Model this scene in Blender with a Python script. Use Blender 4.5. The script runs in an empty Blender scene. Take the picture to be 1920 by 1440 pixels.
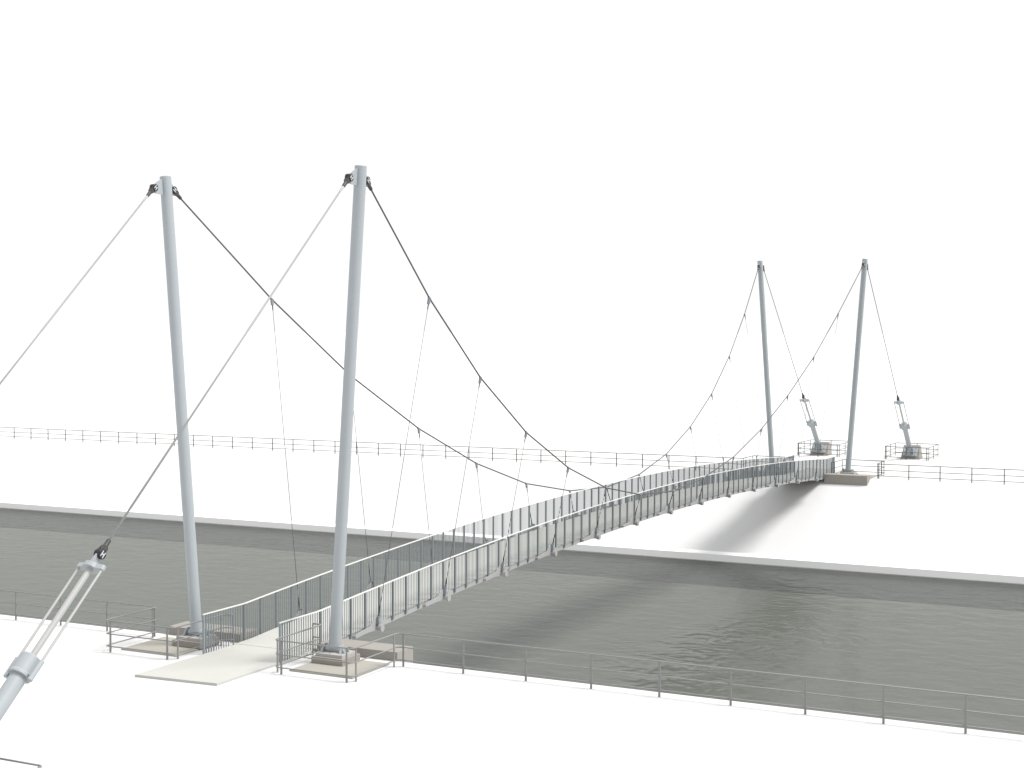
import bpy, bmesh, math, random
from mathutils import Vector, Matrix
random.seed(7)
scene = bpy.context.scene
COL = scene.collection
V = Vector

# ------------------------------------------------------------------ materials
def new_mat(name):
    m = bpy.data.materials.new(name); m.use_nodes = True
    nt = m.node_tree; nt.nodes.clear()
    out = nt.nodes.new('ShaderNodeOutputMaterial')
    return m, nt, out

def paint(name, col, rough=0.5, metal=0.0, var=0.06, scale=3.0, bump=0.0, bscale=60.0, spec=0.4):
    """procedural surface: base colour with soft large-scale and fine variation, optional bump"""
    m, nt, out = new_mat(name)
    N, L = nt.nodes, nt.links
    b = N.new('ShaderNodeBsdfPrincipled')
    b.inputs['Roughness'].default_value = rough
    b.inputs['Metallic'].default_value = metal
    b.inputs['Specular IOR Level'].default_value = spec
    tc = N.new('ShaderNodeTexCoord')
    n1 = N.new('ShaderNodeTexNoise'); n1.inputs['Scale'].default_value = scale
    n1.inputs['Detail'].default_value = 6; n1.inputs['Roughness'].default_value = 0.6
    L.new(tc.outputs['Object'], n1.inputs['Vector'])
    mx = N.new('ShaderNodeMix'); mx.data_type = 'RGBA'
    mx.inputs[6].default_value = (*[c*(1-var) for c in col], 1)
    mx.inputs[7].default_value = (*[min(1, c*(1+var)) for c in col], 1)
    L.new(n1.outputs['Fac'], mx.inputs[0]); L.new(mx.outputs[2], b.inputs['Base Color'])
    if bump:
        n2 = N.new('ShaderNodeTexNoise'); n2.inputs['Scale'].default_value = bscale
        n2.inputs['Detail'].default_value = 5
        L.new(tc.outputs['Object'], n2.inputs['Vector'])
        bp = N.new('ShaderNodeBump'); bp.inputs['Strength'].default_value = bump
        bp.inputs['Distance'].default_value = 0.02
        L.new(n2.outputs['Fac'], bp.inputs['Height']); L.new(bp.outputs['Normal'], b.inputs['Normal'])
    L.new(b.outputs['BSDF'], out.inputs['Surface'])
    return m

M = {}
M['mast']   = paint('mast_grey_paint', (0.310, 0.338, 0.355), 0.36, 0, 0.05, 1.5, spec=0.5)
M['strut']  = paint('galvanised_grey', (0.305, 0.33, 0.345), 0.42, 0, 0.06, 4.0, spec=0.4)
M['fork']   = paint('black_cast_steel', (0.050, 0.048, 0.047), 0.5, 0, 0.15, 8.0, 0.1, 90)
M['disc']   = paint('black_cap', (0.012, 0.012, 0.014), 0.45, 0, 0.1, 8.0)
M['emblem'] = paint('pale_emblem', (0.42, 0.46, 0.48), 0.4, 0, 0.03, 8.0)
M['cable']  = paint('dark_wire_rope', (0.085, 0.083, 0.08), 0.55, 0, 0.1, 6.0, 0.15, 120)
M['rod']    = paint('bright_stainless_rod', (0.35, 0.35, 0.345), 0.35, 0, 0.05, 5.0, spec=0.5)
M['stay']   = paint('galvanised_stay_rope', (0.27, 0.27, 0.265), 0.45, 0, 0.06, 5.0, 0.1, 120)
M['hang']   = paint('hanger_wire', (0.11, 0.11, 0.11), 0.5, 0, 0.1, 6.0)
M['tbuckle']= paint('turnbuckle_black', (0.03, 0.03, 0.03), 0.5, 0, 0.1, 6.0)
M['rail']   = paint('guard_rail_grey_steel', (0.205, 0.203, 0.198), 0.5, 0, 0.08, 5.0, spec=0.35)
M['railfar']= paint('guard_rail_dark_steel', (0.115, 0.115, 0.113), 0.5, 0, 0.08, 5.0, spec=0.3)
M['hand']   = paint('pale_handrail', (0.62, 0.62, 0.60), 0.45, 0, 0.05, 2.0)
M['post']   = paint('parapet_blue_grey', (0.150, 0.168, 0.178), 0.5, 0, 0.06, 3.0, spec=0.35)
M['endpost']= paint('parapet_end_grey', (0.22, 0.25, 0.27), 0.5, 0, 0.06, 3.0, spec=0.35)
M['bal']    = paint('baluster_blue_grey', (0.165, 0.186, 0.197), 0.5, 0, 0.06, 3.0, spec=0.35)
M['beam']   = paint('edge_beam_light_grey', (0.30, 0.298, 0.30), 0.5, 0, 0.06, 1.0)
M['lug']    = paint('lug_blue_grey', (0.19, 0.212, 0.23), 0.45, 0, 0.06, 3.0)
M['deck']   = paint('pale_deck_coating', (0.415, 0.415, 0.390), 0.8, 0, 0.05, 0.8, 0.15, 80)
M['conc']   = paint('tan_concrete', (0.262, 0.246, 0.224), 0.85, 0, 0.10, 1.6, 0.25, 35)
M['pad']    = paint('beige_screed', (0.31, 0.297, 0.262), 0.85, 0, 0.08, 1.2, 0.2, 40)
M['grout']  = paint('pale_grout', (0.36, 0.35, 0.335), 0.8, 0, 0.05, 3.0, 0.15, 60)
M['ground'] = paint('white_ground', (0.57, 0.57, 0.57), 0.95, 0, 0.01, 0.15, spec=0.1)
M['quay']   = paint('white_quay_concrete', (0.86, 0.86, 0.85), 0.9, 0, 0.02, 0.5, spec=0.1)
M['gravel'] = paint('pale_gravel_bed', (0.32, 0.32, 0.302), 0.95, 0, 0.12, 0.35)
M['bed_dark']    = paint('dark_bed', (0.045, 0.047, 0.043), 0.95, 0, 0.12, 0.35)

def water_material():
    m, nt, out = new_mat('river_water')
    N, L = nt.nodes, nt.links
    tc = N.new('ShaderNodeTexCoord')
    mp = N.new('ShaderNodeMapping'); mp.inputs['Scale'].default_value = (0.75, 1.0, 1.0)
    mp.inputs['Rotation'].default_value = (0, 0, math.radians(-12))
    L.new(tc.outputs['Object'], mp.inputs['Vector'])
    def noise(sc, det, dist=0.0, src=mp):
        n = N.new('ShaderNodeTexNoise'); n.inputs['Scale'].default_value = sc
        n.inputs['Detail'].default_value = det; n.inputs['Distortion'].default_value = dist
        L.new(src.outputs['Vector'], n.inputs['Vector']); return n
    def math_(op, a, b=None, c=None):
        n = N.new('ShaderNodeMath'); n.operation = op
        for i, x in enumerate((a, b, c)):
            if x is None: continue
            if isinstance(x, (int, float)): n.inputs[i].default_value = x
            else: L.new(x, n.inputs[i])
        return n.outputs[0]
    n1 = noise(0.8, 3, 0.4); n2 = noise(2.6, 4, 0.8)
    # calm-water patch with ring-shaped ripples
    mp2 = N.new('ShaderNodeMapping'); mp2.inputs['Scale'].default_value = (0.9, 1.0, 1.0)
    L.new(tc.outputs['Object'], mp2.inputs['Vector'])
    n3 = noise(0.55, 1.5, 0.5, mp2)
    ring = math_('SINE', math_('MULTIPLY', n3.outputs['Fac'], 26.0))
    sep = N.new('ShaderNodeSeparateXYZ'); L.new(tc.outputs['Object'], sep.inputs[0])
    dx = math_('DIVIDE', math_('SUBTRACT', sep.outputs[0], 7.0), 6.5)
    dy = math_('DIVIDE', math_('SUBTRACT', sep.outputs[1], 30.0), 13.0)
    r2 = math_('ADD', math_('MULTIPLY', dx, dx), math_('MULTIPLY', dy, dy))
    nm = noise(0.25, 2, 0.0, mp2)
    mask = math_('MAXIMUM', math_('SUBTRACT', math_('ADD', 1.0, math_('MULTIPLY', math_('SUBTRACT', nm.outputs['Fac'], 0.5), 1.6)), r2), 0.0)
    mask = math_('MINIMUM', mask, 1.0)
    h = math_('ADD', math_('MULTIPLY', n1.outputs['Fac'], 1.0), math_('MULTIPLY', n2.outputs['Fac'], 0.22))
    h = math_('ADD', h, math_('MULTIPLY', math_('MULTIPLY', ring, mask), 0.27))
    bp = N.new('ShaderNodeBump'); bp.inputs['Strength'].default_value = 1.0
    bp.inputs['Distance'].default_value = 0.07
    L.new(h, bp.inputs['Height'])
    dif = N.new('ShaderNodeBsdfDiffuse'); dif.inputs['Color'].default_value = (0.066, 0.067, 0.064, 1)
    L.new(bp.outputs['Normal'], dif.inputs['Normal'])
    gl = N.new('ShaderNodeBsdfGlossy'); gl.inputs['Roughness'].default_value = 0.12
    gl.inputs['Color'].default_value = (0.9, 0.92, 0.9, 1)
    L.new(bp.outputs['Normal'], gl.inputs['Normal'])
    tr = N.new('ShaderNodeBsdfTransparent'); tr.inputs['Color'].default_value = (0.80, 0.84, 0.78, 1)
    m1 = N.new('ShaderNodeMixShader'); m1.inputs[0].default_value = 0.5
    L.new(dif.outputs[0], m1.inputs[1]); L.new(tr.outputs[0], m1.inputs[2])
    m2 = N.new('ShaderNodeMixShader'); lw = N.new('ShaderNodeLayerWeight'); lw.inputs['Blend'].default_value = 0.5
    L.new(bp.outputs['Normal'], lw.inputs['Normal'])
    fac = math_('ADD', 0.01, math_('MULTIPLY', math_('POWER', lw.outputs['Facing'], 4.0), 0.36))
    L.new(fac, m2.inputs[0])
    L.new(m1.outputs[0], m2.inputs[1]); L.new(gl.outputs[0], m2.inputs[2])
    L.new(m2.outputs[0], out.inputs['Surface'])
    return m
M['water'] = water_material()

# ------------------------------------------------------------------ mesh builder
class MB:
    def __init__(s): s.v = []; s.f = []; s.sm = []
    def add(s, vs, fs, smooth=False):
        b = len(s.v); s.v += [tuple(p) for p in vs]
        for i, f in enumerate(fs):
            s.f.append(tuple(b+k for k in f))
            s.sm.append(smooth[i] if isinstance(smooth, list) else smooth)
    def hexa(s, P):      # 8 points: bottom ring 0-3, top ring 4-7
        s.add(P, [(3,2,1,0),(4,5,6,7),(0,1,5,4),(1,2,6,5),(2,3,7,6),(3,0,4,7)])
    def box(s, x0, x1, y0, y1, z0, z1):
        s.hexa([(x0,y0,z0),(x1,y0,z0),(x1,y1,z0),(x0,y1,z0),(x0,y0,z1),(x1,y0,z1),(x1,y1,z1),(x0,y1,z1)])
    def obox(s, c, ax, ay, az, hx, hy, hz):
        c = V(c); P = []
        for k in (-1, 1):
            for i, j in ((-1,-1),(1,-1),(1,1),(-1,1)):
                P.append(c + ax*hx*i + ay*hy*j + az*hz*k)
        s.hexa(P)
    def prism(s, poly, off):
        n = len(poly); off = V(off); a = [V(p) for p in poly]; b = [p+off for p in a]
        s.add(a+b, [tuple(range(n))[::-1], tuple(range(n, 2*n))] + [(i,(i+1)%n,n+(i+1)%n,n+i) for i in range(n)])
    def lathe(s, origin, axis, prof, seg=24, smooth=True):
        """prof: list of (distance along axis, radius)"""
        o = V(origin); a = V(axis).normalized()
        u = a.orthogonal().normalized(); w = a.cross(u)
        vs = []; fs = []; sm = []
        def ring(d, r):
            b = len(vs)
            for k in range(seg):
                t = 2*math.pi*k/seg
                vs.append(o + a*d + (u*math.cos(t)+w*math.sin(t))*r)
            return b
        first = cur = ring(*prof[0]); pd = None
        for i in range(len(prof)-1):
            dd, dr = prof[i+1][0]-prof[i][0], prof[i+1][1]-prof[i][1]
            ang = math.atan2(dr, dd)
            if pd is not None and abs(ang-pd) > 0.6: cur = ring(*prof[i])
            nx = ring(*prof[i+1]); pd = ang
            for k in range(seg):
                k2 = (k+1) % seg
                fs.append((cur+k, cur+k2, nx+k2, nx+k)); sm.append(smooth)
            cur = nx
        b0 = ring(*prof[0]); b1 = ring(*prof[-1])
        fs.append(tuple(range(b0, b0+seg))[::-1]); sm.append(False)
        fs.append(tuple(range(b1, b1+seg))); sm.append(False)
        s.add(vs, fs, sm)
    def cyl(s, p0, p1, r, seg=16, r1=None):
        p0, p1 = V(p0), V(p1)
        s.lathe(p0, p1-p0, [(0, r), ((p1-p0).length, r if r1 is None else r1)], seg)
    def tube(s, pts, r, seg=8):
        pts = [V(p) for p in pts]; n = len(pts)
        T = []
        for i in range(n):
            if i == 0: t = pts[1]-pts[0]
            elif i == n-1: t = pts[-1]-pts[-2]
            else: t = (pts[i+1]-pts[i]).normalized() + (pts[i]-pts[i-1]).normalized()
            T.append(t.normalized())
        u = T[0].orthogonal().normalized(); vs = []
        for i in range(n):
            u = (u - T[i]*u.dot(T[i])).normalized(); w = T[i].cross(u)
            k = 1.0
            if 0 < i < n-1:
                c = max(0.5, math.cos(0.5*(pts[i+1]-pts[i]).angle(pts[i]-pts[i-1]))); k = 1.0/c if c < 0.98 else 1.0
            for j in range(seg):
                a = 2*math.pi*j/seg
                vs.append(pts[i] + (u*math.cos(a)+w*math.sin(a))*r*k)
        fs = []; sm = []
        for i in range(n-1):
            for j in range(seg):
                j2 = (j+1) % seg
                fs.append((i*seg+j, i*seg+j2, (i+1)*seg+j2, (i+1)*seg+j)); sm.append(True)
        fs.append(tuple(range(seg))[::-1]); sm.append(False)
        fs.append(tuple(range((n-1)*seg, n*seg))); sm.append(False)
        s.add(vs, fs, sm)
    def build(s, name, mat, parent=None, bevel=0.0):
        me = bpy.data.meshes.new(name)
        org = V((0, 0, 0))
        off = parent_world(parent) if parent else V((0, 0, 0))
        me.from_pydata([V(p)-off for p in s.v], [], s.f); me.update()
        me.polygons.foreach_set('use_smooth', s.sm)
        bm = bmesh.new(); bm.from_mesh(me)
        bmesh.ops.recalc_face_normals(bm, faces=bm.faces)
        if bevel:
            ed = [e for e in bm.edges if len(e.link_faces) == 2 and e.calc_face_angle(0) > 0.6]
            bmesh.ops.bevel(bm, geom=ed, offset=bevel, segments=2, affect='EDGES', profile=0.6)
        bm.to_mesh(me); bm.free()
        me.materials.append(mat)
        o = bpy.data.objects.new(name, me); COL.objects.link(o)
        if parent: o.parent = parent
        return o

def parent_world(p):
    w = V((0, 0, 0))
    while p is not None:
        w = w + p.location; p = p.parent
    return w

def tag(o, label, cat, group=None):
    o['label'] = label; o['category'] = cat
    if group: o['group'] = group
    return o
def thing(name, loc, label, cat, group=None):
    o = bpy.data.objects.new(name, None); COL.objects.link(o); o.location = loc
    o.empty_display_size = 0.3
    return tag(o, label, cat, group)
def struct(o, kind='structure'):
    o['kind'] = kind; return o
def rounded(pts, r, n=5):
    """polyline with its inner corners rounded to radius r"""
    pts = [V(p) for p in pts]; out = [pts[0]]
    for i in range(1, len(pts)-1):
        a = (pts[i-1]-pts[i]); b = (pts[i+1]-pts[i])
        d = min(r, a.length*0.45, b.length*0.45)
        p0 = pts[i]+a.normalized()*d; p1 = pts[i]+b.normalized()*d
        for k in range(n+1):
            t = k/n
            out.append(p0*(1-t)**2 + pts[i]*2*t*(1-t) + p1*t*t)
    out.append(pts[-1]); return out

# ------------------------------------------------------------------ dimensions (metres)
SPAN = 70.49                      # mast line to mast line, along y
ZW = -5.0                         # water level
def rail_z(y):                    # top of the bridge handrail
    u = (y-SPAN/2)/34.18
    return 1.40 + 1.2*max(0.0, 1-u*u)
def mir(y, far): return SPAN-y if far else y

# ------------------------------------------------------------------ setting
def ground():
    prof = [(-3000,0),(-400,0),(-60,0),(-6,0),(0.85,0),(13.0,-4.75),(15.0,-6.0),(57.6,-6.0),(57.6,-4.62),(58.25,-4.50),(69.64,0),(76,0),(120,0),(500,0),(3500,0)]
    xs = [-3000,-600,-200,-100,-40,-10,10,40,100,200,600,3000]
    b = MB(); vs = [(x,y,z) for (y,z) in prof for x in xs]; n = len(xs)
    fs = [(i*n+j, i*n+j+1, (i+1)*n+j+1, (i+1)*n+j) for i in range(len(prof)-1) for j in range(n-1)]
    b.add(vs, fs)
    return struct(b.build('ground', M['ground']))
ground()
b = MB(); b.box(-600, 600, 12, 47.55, -5.62, -5.06); struct(b.build('riverbed', M['gravel']))
b = MB(); b.box(-600, 600, 47.552, 57.1, -5.62, -5.06); struct(b.build('riverbed_dark_strip', M['bed_dark']))  # dark sheet just under the surface, darkens the water band beside the quay
b = MB(); b.add([(-600,12.0,ZW),(600,12.0,ZW),(600,57.1,ZW),(-600,57.1,ZW)], [(0,1,2,3)])
struct(b.build('water', M['water']))
b = MB(); b.hexa([(-600,57.0,-5.9),(600,57.0,-5.9),(600,58.3,-5.9),(-600,58.3,-5.9),(-600,57.22,-4.55),(600,57.22,-4.55),(600,58.3,-4.49),(-600,58.3,-4.49)])
tag(b.build('quay_wall', M['quay']), 'low white quay wall running along the far water edge below the slope', 'quay wall')

# ------------------------------------------------------------------ footbridge
DX = 1.6
br = thing('footbridge', (0, SPAN/2, 0), 'long arched pedestrian bridge with pale deck and barred parapets crossing the dark river', 'footbridge')
Y0, Y1 = 0.45, SPAN-0.45
ys = [Y0 + (Y1-Y0)*i/72 for i in range(73)]
b = MB(); ring = [(-1.56,-1.34),(1.56,-1.34),(1.56,-1.50),(0.9,-1.60),(-0.9,-1.60),(-1.56,-1.50)]
vs = [(x, y, rail_z(y)+z) for y in ys for x, z in ring]; k = len(ring)
fs = [(i*k+j, i*k+(j+1)%k, (i+1)*k+(j+1)%k, (i+1)*k+j) for i in range(72) for j in range(k)]
fs += [tuple(range(k)), tuple(range(72*k, 73*k))]
b.add(vs, fs); b.build('deck', M['deck'], br)
for s in (-1, 1):
    b = MB(); x0, x1 = (1.565*s, 1.60*s)
    ring = [(x0,-1.375),(x1,-1.375),(x1,-1.55),(x0+0.0,-1.55)]
    vs = [(x, y, rail_z(y)+z) for y in ys for x, z in ring]; k = 4
    fs = [(i*k+j, i*k+(j+1)%k, (i+1)*k+(j+1)%k, (i+1)*k+j) for i in range(72) for j in range(k)]
    fs += [tuple(range(k)), tuple(range(72*k, 73*k))]
    b.add(vs, fs); b.build('edge_beam', M['beam'], br)
    # handrail: flat pale bar on top of the bars
    b = MB(); yy = [-1.32, 0.2, 1.07] + [1.07+0.9764*i for i in range(1, 71)] + [SPAN-0.2, SPAN+1.32]
    ring = [(-0.027,0.0),(0.027,0.0),(0.027,-0.035),(-0.027,-0.035)]
    vs = [(s*DX+x, y, rail_z(y)+0.012+z) for y in yy for x, z in ring]; n = len(yy)
    fs = [(i*k+j, i*k+(j+1)%k, (i+1)*k+(j+1)%k, (i+1)*k+j) for i in range(n-1) for j in range(k)]
    fs += [tuple(range(k)), tuple(range((n-1)*k, n*k))]
    b.add(vs, fs); b.build('handrail', M['hand'], br)

def post_into(b, s, y):
    """flat blade post outside the bars, its foot cut to a slant below the deck edge"""
    z = rail_z(y)-0.026; xi, xo = s*1.605, s*1.672
    t = 0.047
    poly = [(xi,z),(xo,z),(xo,z-1.31),(s*1.655,z-1.41),(s*1.625,z-1.47),(xi,z-1.48)]
    b.prism([(x, y-t, zz) for x, zz in poly], (0, 2*t, 0))
def bars_into(b, s, y0, y1, n, w=0.011):
    for i in range(1, n+1):
        y = y0+(y1-y0)*i/(n+1); z = rail_z(y)
        b.box(s*DX-0.008, s*DX+0.008, y-w, y+w, z-1.40, z-0.026)
PY = [1.07+0.9764*i for i in range(71)]
rest_p, rest_b = MB(), MB()
for i, y in enumerate(PY):
    for s in (-1, 1):
        if i < 50:
            b = MB(); post_into(b, s, y); b.build('parapet_post', M['post'], br)
        else: post_into(rest_p, s, y)
        if i < 70:
            if i < 49:
                b = MB(); bars_into(b, s, y, y+0.9764, 7); b.build('baluster_panel', M['bal'], br)
            else: bars_into(rest_b, s, y, y+0.9764, 7)
for s in (-1, 1):                       # end bays: heavy end post, four thick bars, then thin bars
    for far in (0, 1):
        b = MB(); p = MB()
        ye = mir(-1.29, far); zt = rail_z(ye)
        p.box(s*DX-0.03, s*DX+0.03, ye-0.035, ye+0.035, 0.0, zt-0.024)
        p.build('end_post', M['endpost'], br)
        for k in range(1, 17):
            y = mir(-1.29+2.36*k/17, far); zb = 0.10
            w = 0.030 if k <= 4 else 0.013
            (p if False else b).box(s*DX-0.010, s*DX+0.010, y-w, y+w, 0.0 if k < 11 else zb, rail_z(y)-0.024)
        b.build('end_panel', M['endpost'] if False else M['bal'], br)
struct(rest_p.build('parapet_posts', M['post'], br), 'stuff')
struct(rest_b.build('balusters', M['bal'], br), 'stuff')

BY = [SPAN/2+(k-6)*5.092 for k in range(13)]
for y in BY:
    zc = rail_z(y)-1.42
    b = MB(); b.lathe((-1.80,y,zc-0.05), (1,0,0), [(0,0.10),(3.60,0.10)], 18); b.build('cross_tube', M['beam'], br)
    for s in (-1, 1):
        hb = MB()
        def zz(dy): return rail_z(y+dy)-1.42
        poly = [(-1.45,-0.10),(-1.50,-0.04),(-1.45,0.03),(-0.45,0.10),(-0.12,0.30),(0.12,0.30),(0.30,0.14),(0.72,0.10),(0.70,0.02),(0.35,-0.06),(0.20,-0.12),(-0.25,-0.12),(-0.6,-0.09)]
        hb.prism([(s*1.665, y+dy, zz(dy)+z) for dy, z in poly], (s*0.05, 0, 0))
        hb.lathe((s*1.715, y, zc-0.05), (s,0,0), [(0,0.10),(0.10,0.10),(0.10,0.135),(0.24,0.135)], 20)
        hb.lathe((s*1.60, y-1.47, zz(-1.47)-0.03), (s,0,0), [(0,0.045),(0.15,0.045)], 12)
        h = hb.build('hanger_bracket', M['beam'], br)
        l = MB()
        q = [(1.675,1.835,-0.075,0.075,0.085),(1.685,1.83,-0.07,0.07,0.20),(1.715,1.80,-0.05,0.05,0.36),(1.735,1.785,-0.03,0.03,0.405)]
        vs = [(s*x, y+dy, zc+z) for xa, xb, ya, yb, z in q for x, dy in ((xa,ya),(xb,ya),(xb,yb),(xa,yb))]
        fs = [(4*i+a, 4*i+(a+1)%4, 4*i+4+(a+1)%4, 4*i+4+a) for i in range(3) for a in range(4)] + [(3,2,1,0),(12,13,14,15)]
        l.add(vs, fs)
        l.lathe((s*1.70, y, zc+0.34), (1,0,0), [(0,0.03),(0.13,0.03)] , 10)
        l.build('lug_plate', M['lug'], h)

# ------------------------------------------------------------------ approach slabs
for far in (0, 1):
    b = MB()
    ya, yb = mir(-4.95, far), mir(0.44, far)
    P = [(-1.50, ya), (1.62, mir(-4.72, far)), (1.62, yb), (-1.50, yb)]
    zt = [0.085, 0.085, 0.056, 0.056]
    b.hexa([(x,y,-0.03) for x, y in P]+[(P[i][0],P[i][1],zt[i]) for i in range(4)])
    tag(b.build('approach_slab', M['deck'], None, 0.008),
        'pale ramp slab lying on the white ground at the %s end of the bridge' % ('far' if far else 'near'), 'ramp slab', 'approach slabs at the bridge ends')

# ------------------------------------------------------------------ masts, footings, abutment blocks
def side(s): return 'right' if s > 0 else 'left'
def end(f): return 'far' if f else 'near'
MBASE = {(-1,0): V((-2.74,-0.25,0.50)), (1,0): V((3.10,-0.25,0.50)), (-1,1): V((-2.96,SPAN+0.05,0.50)), (1,1): V((2.98,SPAN+0.05,0.50))}
MTOP = {}
for far in (0, 1):
    for s in (-1, 1):
        MTOP[s, far] = V((s*4.10, SPAN+0.12 if far else -0.12, 16.67 - (0.11 if far else 0)))
MR = 0.205
PIN = {}
for far in (0, 1):
    for s in (-1, 1):
        B, T = MBASE[s, far], MTOP[s, far]; ax = (T-B).normalized(); ln = (T-B).length
        t = thing('mast', B, 'tall grey tubular mast leaning outward at the %s %s corner of the bridge' % (end(far), side(s)), 'mast', 'four leaning masts of the footbridge')
        b = MB(); b.lathe(B, ax, [(0.02,MR),(ln-0.02,MR),(ln,MR-0.02)], 40); b.build('mast_tube', M['mast'], t)
        # fin plate through the head
        tb = T; F = lambda y, z: (tb.x - 0.02 + (z)*ax.x*1.0, tb.y+y, tb.z+z)
        m_ = -1 if far else 1
        poly = [(-0.20,-0.10),(-0.42,-0.19),(-0.60,-0.30),(-0.73,-0.43),(-0.80,-0.56),(-0.76,-0.62),(-0.50,-0.66),(-0.12,-0.68)]
        poly2 = [(0.12,-0.68),(0.34,-0.66),(0.48,-0.62),(0.53,-0.54),(0.48,-0.42),(0.38,-0.30),(0.26,-0.18),(0.20,-0.12)]
        poly = [F(y*m_, z) for y, z in poly+poly2]
        b = MB(); b.prism(poly, (0.04, 0, 0)); b.build('head_fin', M['mast'], t, 0.004)
        for d in (-1, 1):
            PIN[s, far, d] = V((tb.x-0.455*ax.x, tb.y+(d*0.52-0.15*(-1 if far else 1)), tb.z-0.455))
        # hinge at the foot
        b = MB(); b.lathe(B+V((-0.30,0,-0.03)), (1,0,0), [(0,0.13),(0.60,0.13)], 28); b.build('hinge_barrel', M['mast'], t)
        for d in (-1, 1):
            b = MB(); x = B.x+d*0.36
            pl = [(-0.30,-0.125),(-0.26,-0.06),(-0.16,0.08),(-0.09,0.14),(0,0.165),(0.09,0.14),(0.16,0.08),(0.26,-0.06),(0.30,-0.125)]
            b.prism([(x-0.03, B.y+y, B.z+z-0.02) for y, z in pl], (0.06,0,0))
            for yy in (-0.14, 0.14):
                b.prism([(x+d*0.03, B.y+yy-0.012, B.z-0.14),(x+d*0.16, B.y+yy-0.012, B.z-0.14),(x+d*0.03, B.y+yy-0.012, B.z+0.05)], (0,0.024,0))
            b.build('hinge_bracket', M['mast'], t)
        # footing
        fx = {(-1,0): -2.74, (1,0): 3.16, (-1,1): -2.96, (1,1): 3.02}[s, far]
        cy = -0.25 if not far else SPAN+0.05
        f = thing('mast_footing', (fx, cy, 0), 'tan concrete footing carrying the hinge of the %s %s mast' % (end(far), side(s)), 'footing', 'concrete footings under the masts')
        b = MB()
        if far: b.box(s*1.95 if s > 0 else -4.85, 4.85 if s > 0 else -1.95, SPAN-0.45, SPAN+1.95, -0.02, 0.05)
        else: b.box(2.47 if s > 0 else -4.66, 4.93 if s > 0 else -2.20, -2.00, 0.30, -0.02, 0.05)
        b.build('ground_pad', M['pad'], f, 0.006)
        b = MB(); b.box(fx-0.62, fx+0.62, cy-0.58, cy+0.52, 0.052, 0.27); b.build('plinth', M['conc'], f, 0.01)
        b = MB(); b.box(fx-0.53, fx+0.53, cy-0.46, cy+0.42, 0.272, 0.375)
        for dx in (-0.46, 0, 0.46):
            b.lathe((fx+dx, cy-0.38, 0.36), (0,0,1), [(0,0.022),(0.05,0.022)], 8)
            b.lathe((fx+dx, cy+0.34, 0.36), (0,0,1), [(0,0.022),(0.05,0.022)], 8)
        b.build('bearing_pad', M['grout'], f)
        # abutment block at the bank edge
        b = MB(); xa, xb = s*1.66, s*4.90
        y0, y1 = sorted((mir(0.84, far), mir(1.90, far)))
        b.box(min(xa,xb), max(xa,xb), y0, y1, -0.55, 0.31)
        tag(b.build('abutment_block', M['conc'], None, 0.012),
            'long brown concrete block set in the %s bank edge, %s of the bridge deck' % (end(far), side(s)), 'concrete block', 'abutment blocks beside the deck ends')

# ------------------------------------------------------------------ cable forks
def fork(parent, pin, direction, k=1.0):
    a = V(direction).normalized(); p = V((1,0,0)); p = (p-a*p.dot(a)).normalized(); q = p.cross(a)
    pin = V(pin)
    b = MB()
    prof = [(-0.125,0.0),(-0.115,0.05),(-0.08,0.098),(-0.01,0.122),(0.06,0.112),(0.14,0.086),(0.24,0.066),(0.24,-0.066),(0.14,-0.086),(0.06,-0.112),(-0.01,-0.122),(-0.08,-0.098),(-0.115,-0.05)]
    for d in (-1, 1):
        b.prism([pin + a*x*k + q*y*k + p*d*0.028 for x, y in prof], p*d*0.045*k)
    b.lathe(pin+a*0.13*k, a, [(0,0.086*k),(0.06,0.080*k),(0.13,0.070*k),(0.20,0.064*k),(0.33,0.060*k),(0.345,0.048*k)], 20)
    f = b.build('end_fork', M['fork'], parent)
    b = MB(); w = 0.028+0.045*k
    b.lathe(pin-p*(w+0.025), p, [(0,0.118*k),(0.008,0.128*k),(2*w+0.042,0.128*k),(2*w+0.05,0.118*k)], 28)
    b.build('pin_cap', M['disc'], f)
    for d in (-1, 1):
        b = MB(); c = pin + p*d*(w+0.0275); z = p*d
        H = [(-.085,-.061),(-.085,-.029),(-.02,-.029),(-.02,.029),(-.085,.029),(-.085,.061),(.085,.061),(.085,.029),(.02,.029),(.02,-.029),(.085,-.029),(.085,-.061)]
        b.prism([c - z*0.004 + a*i*k + q*j*k for i, j in H], z*0.008)
        b.build('emblem', M['emblem'], f)
    return pin + a*0.46*k

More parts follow.
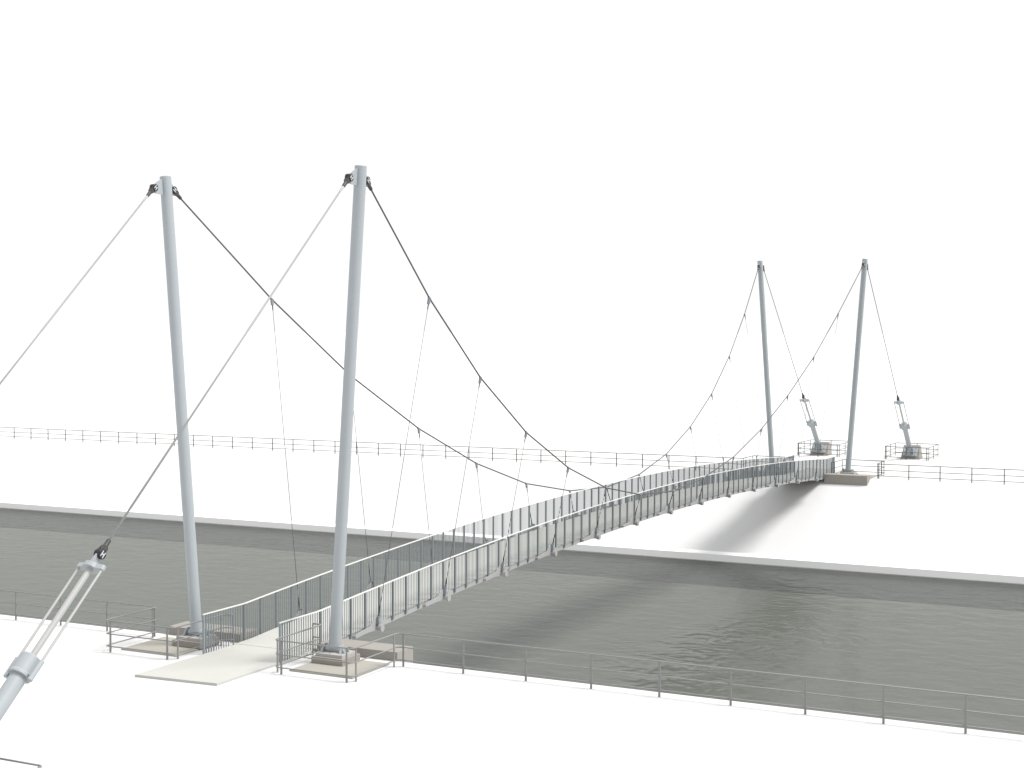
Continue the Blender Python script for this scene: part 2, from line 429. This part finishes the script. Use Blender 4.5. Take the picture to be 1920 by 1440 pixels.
# ------------------------------------------------------------------ suspension cables and hangers
NX = [3.5198,3.0743,2.6746,2.4026,2.19,2.0274,2.0139]; NZ = [12.3898,9.3141,6.8042,4.852,3.4345,2.5964,2.3137]
NY = [5.453]+[5.3474+4.9831*k for k in range(1, 12)]+[SPAN-5.453]
ORD = ['first','second','third','fourth','fifth','sixth','middle','sixth','fifth','fourth','third','second','first']
for s in (-1, 1):
    nodes = [V((s*NX[min(k,12-k)], NY[k], NZ[min(k,12-k)])) for k in range(13)]
    t = thing('suspension_cable', nodes[6], 'dark sagging main cable on the %s side, strung between the near and far masts' % side(s), 'cable', 'two main suspension cables')
    e0 = fork(t, PIN[s,0,1], nodes[0]-PIN[s,0,1]); e1 = fork(t, PIN[s,1,-1], nodes[12]-PIN[s,1,-1])
    b = MB(); b.tube([e0]+nodes+[e1], 0.031, 10); b.build('rope', M['cable'], t)
    for k in range(13):
        n = nodes[k]; zl = rail_z(BY[k])-1.42+0.34
        lo = V((s*1.765, BY[k], zl))
        d = (n-lo).normalized()
        if k == 6: lab = 'thin steel hanger at midspan below the lowest point of the %s cable' % side(s)
        else: lab = 'thin steel hanger below the %s cable, %s from the %s mast' % (side(s), ORD[k], 'near' if k < 6 else 'far')
        h = thing('hanger', lo, lab, 'hanger', 'hangers between cables and deck')
        L = (n-lo).length
        b = MB(); b.tube([lo+d*0.45, n-d*0.42], 0.0110, 6); b.build('rod', M['hang'], h)
        b = MB(); b.lathe(lo+d*0.03, d, [(0,0.030),(0.08,0.030),(0.09,0.020),(0.15,0.024),(0.36,0.024),(0.44,0.013)], 10); b.build('turnbuckle', M['tbuckle'], h)
        b = MB(); tn = (nodes[min(12,k+1)]-nodes[max(0,k-1)]).normalized()
        b.lathe(n-tn*0.09, tn, [(0,0.040),(0.02,0.052),(0.16,0.052),(0.18,0.040)], 12)
        b.obox(n-d*0.12, V((1,0,0)), d.cross(V((1,0,0))).normalized(), d, 0.035, 0.06, 0.10)
        b.build('cable_clamp', M['lug'], h)
        b = MB(); b.lathe(n-d*0.43, d, [(0,0.013),(0.03,0.020),(0.18,0.022),(0.24,0.030)], 10); b.build('rod_fork', M['tbuckle'], h)

# ------------------------------------------------------------------ backstays and anchor struts
for far in (0, 1):
    for s in (-1, 1):
        sg = 1 if far else -1
        mp_ = PIN[s, far, sg]
        ap = V((s*4.02, mir(-12.62, far), 5.42))
        ax = (ap-mp_).normalized()                      # from mast down to the anchor
        t = thing('backstay', ap, 'straight pale backstay running from the %s %s mast head down to its anchor strut' % (end(far), side(s)), 'backstay', 'four backstays behind the masts')
        e0 = fork(t, mp_, ax); e1 = fork(t, ap, -ax, 1.05)
        b = MB(); b.tube([e0, e1], 0.030, 10); b.build('rope', M['stay'], t)
        b = MB(); b.lathe(e0-ax*0.02, ax, [(0,0.040),(0.30,0.036),(0.34,0.028)], 14); b.build('socket', M['rod'], t)
        # strut
        u = ax; x = V((1,0,0)); w = x.cross(u).normalized()
        p = lambda d: ap+u*d
        st = thing('anchor_strut', p(7.3), '%s anchor strut with twin side rods tying down the %s %s backstay' % ('grey tubular', end(far), side(s)), 'anchor strut', 'anchor struts of the backstays')
        b = MB(); b.lathe(p(3.55), u, [(0,0.20),(0.02,0.215),(3.30,0.215)], 36); b.build('strut_tube', M['strut'], st)
        b = MB(); b.lathe(p(3.30), u, [(0,0.16),(0.0,0.255),(0.02,0.27),(0.46,0.27),(0.50,0.30),(0.56,0.30),(0.57,0.28),(0.57,0.216)], 40)
        for d in (-1, 1):
            for e in (-1, 1):
                b.obox(p(3.60)+x*d*0.29+w*e*0.055, u, x, w, 0.21, 0.06, 0.014)
        cl = b.build('collar', M['strut'], st)
        for d in (-1, 1):
            b = MB(); b.lathe(p(3.36)+x*d*0.385, u, [(0,0.062),(0.01,0.072),(0.56,0.072),(0.57,0.064)], 20); b.build('rod_socket', M['strut'], cl)
            b = MB(); b.cyl(p(0.48)+x*d*0.385, p(3.38)+x*d*0.385, 0.034, 16); b.build('side_rod', M['rod'], st)
        b = MB(); b.cyl(p(0.46), p(3.32), 0.080, 24); b.build('piston_rod', M['rod'], st)
        b = MB()
        ol = [(-0.44,-0.03),(-0.41,-0.07),(-0.20,-0.09),(-0.14,-0.16),(-0.06,-0.20),(0.06,-0.20),(0.14,-0.16),(0.20,-0.09),(0.41,-0.07),(0.44,-0.03),(0.44,0.03),(0.41,0.07),(0.20,0.09),(0.14,0.16),(0.06,0.20),(-0.06,0.20),(-0.14,0.16),(-0.20,0.09),(-0.41,0.07),(-0.44,0.03)]
        b.prism([p(0.37)+x*a+w*c for a, c in ol], u*0.13)
        b.prism([p(0.38)+w*c+u*a-x*0.028 for a, c in ((0,-0.13),(-0.34,-0.11),(-0.45,-0.07),(-0.48,0),(-0.45,0.07),(-0.34,0.11),(0,0.13))], x*0.056)
        b.build('yoke', M['strut'], st)
        # foot bracket on the sloped concrete
        b = MB()
        for d in (-1, 1):
            b.prism([p(7.14)+x*(d*0.27-0.025)+w*c+u*a for a, c in ((0.05,-0.34),(-0.55,-0.12),(-0.66,0),(-0.55,0.12),(0.05,0.34))], x*0.05)
        b.lathe(p(6.80)-x*0.34, x, [(0,0.07),(0.68,0.07)], 16)
        b.build('foot_bracket', M['strut'], st)
        b = MB(); b.obox(p(7.15), x, w, u, 0.60, 0.46, 0.05)
        for a in (-0.42, 0.42):
            for c in (-0.38, 0.0, 0.38): b.lathe(p(7.10)+x*a+w*c, -u, [(0,0.04),(0.05,0.04)], 6)
        b.build('base_plate', M['strut'], st)
        Y = lambda d: mir(-d, far)
        b = MB()
        P = [(s*4.0-0.80, 17.55),(s*4.0+0.80, 17.55),(s*4.0+0.72, 19.6),(s*4.0-0.72, 19.6)]
        Tp = [(s*4.0-0.68, 18.48),(s*4.0+0.68, 18.48),(s*4.0+0.66, 18.95),(s*4.0-0.66, 18.95)]
        b.hexa([(a, Y(c), -0.05) for a, c in P]+[(a, Y(c), 1.16) for a, c in Tp])
        tag(b.build('anchor_block', M['conc'], None, 0.015), 'wedge shaped concrete anchor block holding the foot of the %s %s backstay strut' % (end(far), side(s)), 'anchor block', 'concrete anchor blocks')

# ------------------------------------------------------------------ guard rails
RH = (1.10, 0.64, 0.21)
def flat_post(t, x, y, dx=1, dy=0, lean=(0,0), far=False):
    b = MB(); hb, ht, th = (0.036, 0.032, 0.02) if far else (0.034, 0.026, 0.015)
    ux, uy = dx, dy; vx, vy = -dy, dx
    P = []
    for h, z, k in ((hb,-0.02,0),(ht,1.085,1)):
        for i, j in ((-1,-1),(1,-1),(1,1),(-1,1)):
            P.append((x+ux*h*i+vx*th*j+lean[0]*k, y+uy*h*i+vy*th*j+lean[1]*k, z))
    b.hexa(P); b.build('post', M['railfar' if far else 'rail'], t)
def guard(label, path, posts, loc, r=0.16, closed=False):
    t = thing('guard_rail', loc, label, 'guard rail', 'grey three-bar guard rails')
    far = loc[1] > 30
    for nm, h, rad in zip(('top_rail','middle_rail','lower_rail'), RH, (0.025,0.0215,0.0215)):
        b = MB(); pts = rounded([(x,y,h) for x, y in path], r)
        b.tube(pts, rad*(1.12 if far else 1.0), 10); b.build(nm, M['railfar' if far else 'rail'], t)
    for q in posts: flat_post(t, *q, far=far)
    return t
FS = 2.2785; YF = 0.30
# near right: gate return, cage round the mast, then along the bank
posts = [(1.81,0.35,0,1),(2.20,0.20,1,0),(2.24,-2.33,0,1),(2.51,-2.50,1,0),(5.03,-2.50,1,0),(5.22,-2.24,0,1),(5.25,0.05,0,1),(5.46,YF,1,0)]
posts += [(7.735+FS*k, YF, 1, 0) for k in range(0, 13)]
guard('grey guard rail round the near right mast, then along the near bank',
      [(1.80,0.35),(2.20,0.35),(2.20,-2.48),(5.24,-2.48),(5.24,YF),(7.735+FS*12+0.4,YF)], posts, (5.24,YF,0), 0.22)
posts = [(-1.62,0.40,0,1),(-1.94,0.12,0,1),(-1.95,-2.24,0,1),(-2.22,-2.47,1,0),(-4.72,-2.47,1,0),(-4.95,-2.20,0,1),(-5.0,0.08,0,1),(-5.10,YF,1,0)]
posts += [(-11.903+FS*k, YF, 1, 0) for k in range(2, -8, -1)]
guard('grey guard rail round the near left mast, then along the near bank',
      [(-1.60,0.36),(-1.95,0.22),(-1.95,-2.47),(-4.95,-2.47),(-4.98,YF),(-11.903-FS*7-0.4,YF)], posts, (-4.95,YF,0), 0.14)
F = lambda y: SPAN-y
posts = [(1.81,F(.35),0,1),(2.0,F(.2),1,0),(2.0,F(-2.20),0,1),(2.24,F(-2.47),1,0),(4.98,F(-2.47),1,0),(5.22,F(-2.24),0,1),(5.25,F(0.05),0,1),(5.40,F(YF),1,0)]
posts += [(7.632+FS*k, F(YF), 1, 0) for k in range(0, 16)]
guard('grey guard rail round the far right mast, then along the far bank',
      [(1.80,F(.35)),(2.0,F(.35)),(2.0,F(-2.48)),(5.24,F(-2.48)),(5.24,F(YF)),(7.632+FS*15+0.4,F(YF))], posts, (5.24,F(YF),0), 0.12)
posts = [(-1.81,F(.35),0,1),(-2.0,F(.2),1,0),(-2.0,F(-2.20),0,1),(-2.24,F(-2.47),1,0),(-4.98,F(-2.47),1,0),(-5.22,F(-2.24),0,1),(-5.25,F(0.05),0,1)]
posts += [(-82.019+FS*k, F(YF), 1, 0) for k in range(-6, 34)]
guard('long grey guard rail round the far left mast, then along the far bank',
      [(-1.80,F(.35)),(-2.0,F(.35)),(-2.0,F(-2.48)),(-5.24,F(-2.48)),(-5.24,F(YF)),(-82.019-FS*6-0.4,F(YF))], posts, (-5.24,F(YF),0), 0.12)
# rectangular cages round the anchor blocks
for far in (0, 1):
    for s in (-1, 1):
        x0, x1 = s*2.0, s*5.72; ya, yb = mir(-16.85 if far else -16.45, far), mir(-21.4, far)
        xm, ym = (x0+x1)/2, (ya+yb)/2
        e = 0.13*(1 if x1 > x0 else -1); ey = 0.22*(1 if yb > ya else -1)
        posts = [(x0+e,ya,1,0),(x0,ya+ey,0,1),(xm,ya,1,0),(x1-e,ya,1,0),(x1,ya+ey,0,1),(x0,ym,0,1),(x1,ym,0,1),(x0,yb-ey,0,1),(x1,yb-ey,0,1),(xm,yb,1,0)]
        guard('square grey guard rail round the %s %s anchor block' % (end(far), side(s)),
              [(xm,ya),(x1,ya),(x1,yb),(x0,yb),(x0,ya),(xm,ya)], posts, (xm,ym,0), 0.14)

# ------------------------------------------------------------------ camera
cam = bpy.data.cameras.new('camera'); co = bpy.data.objects.new('camera', cam); COL.objects.link(co)
yaw, pitch, roll = -0.4643, -0.0376, 0.0015
fwd = V((math.sin(yaw)*math.cos(pitch), math.cos(yaw)*math.cos(pitch), math.sin(pitch)))
rt = V((math.cos(yaw), -math.sin(yaw), 0)); up = rt.cross(fwd)
r2 = rt*math.cos(roll)+up*math.sin(roll); u2 = up*math.cos(roll)-rt*math.sin(roll)
mw = Matrix((r2, u2, -fwd)).transposed().to_4x4(); mw.translation = V((30.8143,-42.2541,11.3017))
co.matrix_world = mw
cam.sensor_width = 36; cam.lens = 2795.26/1920*36; cam.clip_start = 0.5; cam.clip_end = 8000
scene.camera = co

# ------------------------------------------------------------------ light
EL, AZ = math.radians(55), math.radians(22)
d = V((math.cos(EL)*math.cos(AZ), math.cos(EL)*math.sin(AZ), math.sin(EL)))
sun = bpy.data.lights.new('sun', 'SUN'); sun.energy = 3.0; sun.angle = math.radians(22); sun.color = (1.0, 0.985, 0.96)
so = bpy.data.objects.new('sun', sun); COL.objects.link(so); so.location = d*60
so.rotation_euler = d.to_track_quat('Z', 'Y').to_euler()
w = bpy.data.worlds.new('World'); scene.world = w; w.use_nodes = True
bg = w.node_tree.nodes['Background']; bg.inputs['Color'].default_value = (0.985, 0.99, 1.0, 1); bg.inputs['Strength'].default_value = 0.72
scene.view_settings.view_transform = 'Standard'; scene.view_settings.look = 'None'
scene.view_settings.gamma = 1.0; scene.view_settings.use_curve_mapping = False
scene.view_settings.exposure = 0.55
scene.cycles.max_bounces = 6; scene.cycles.transparent_max_bounces = 12
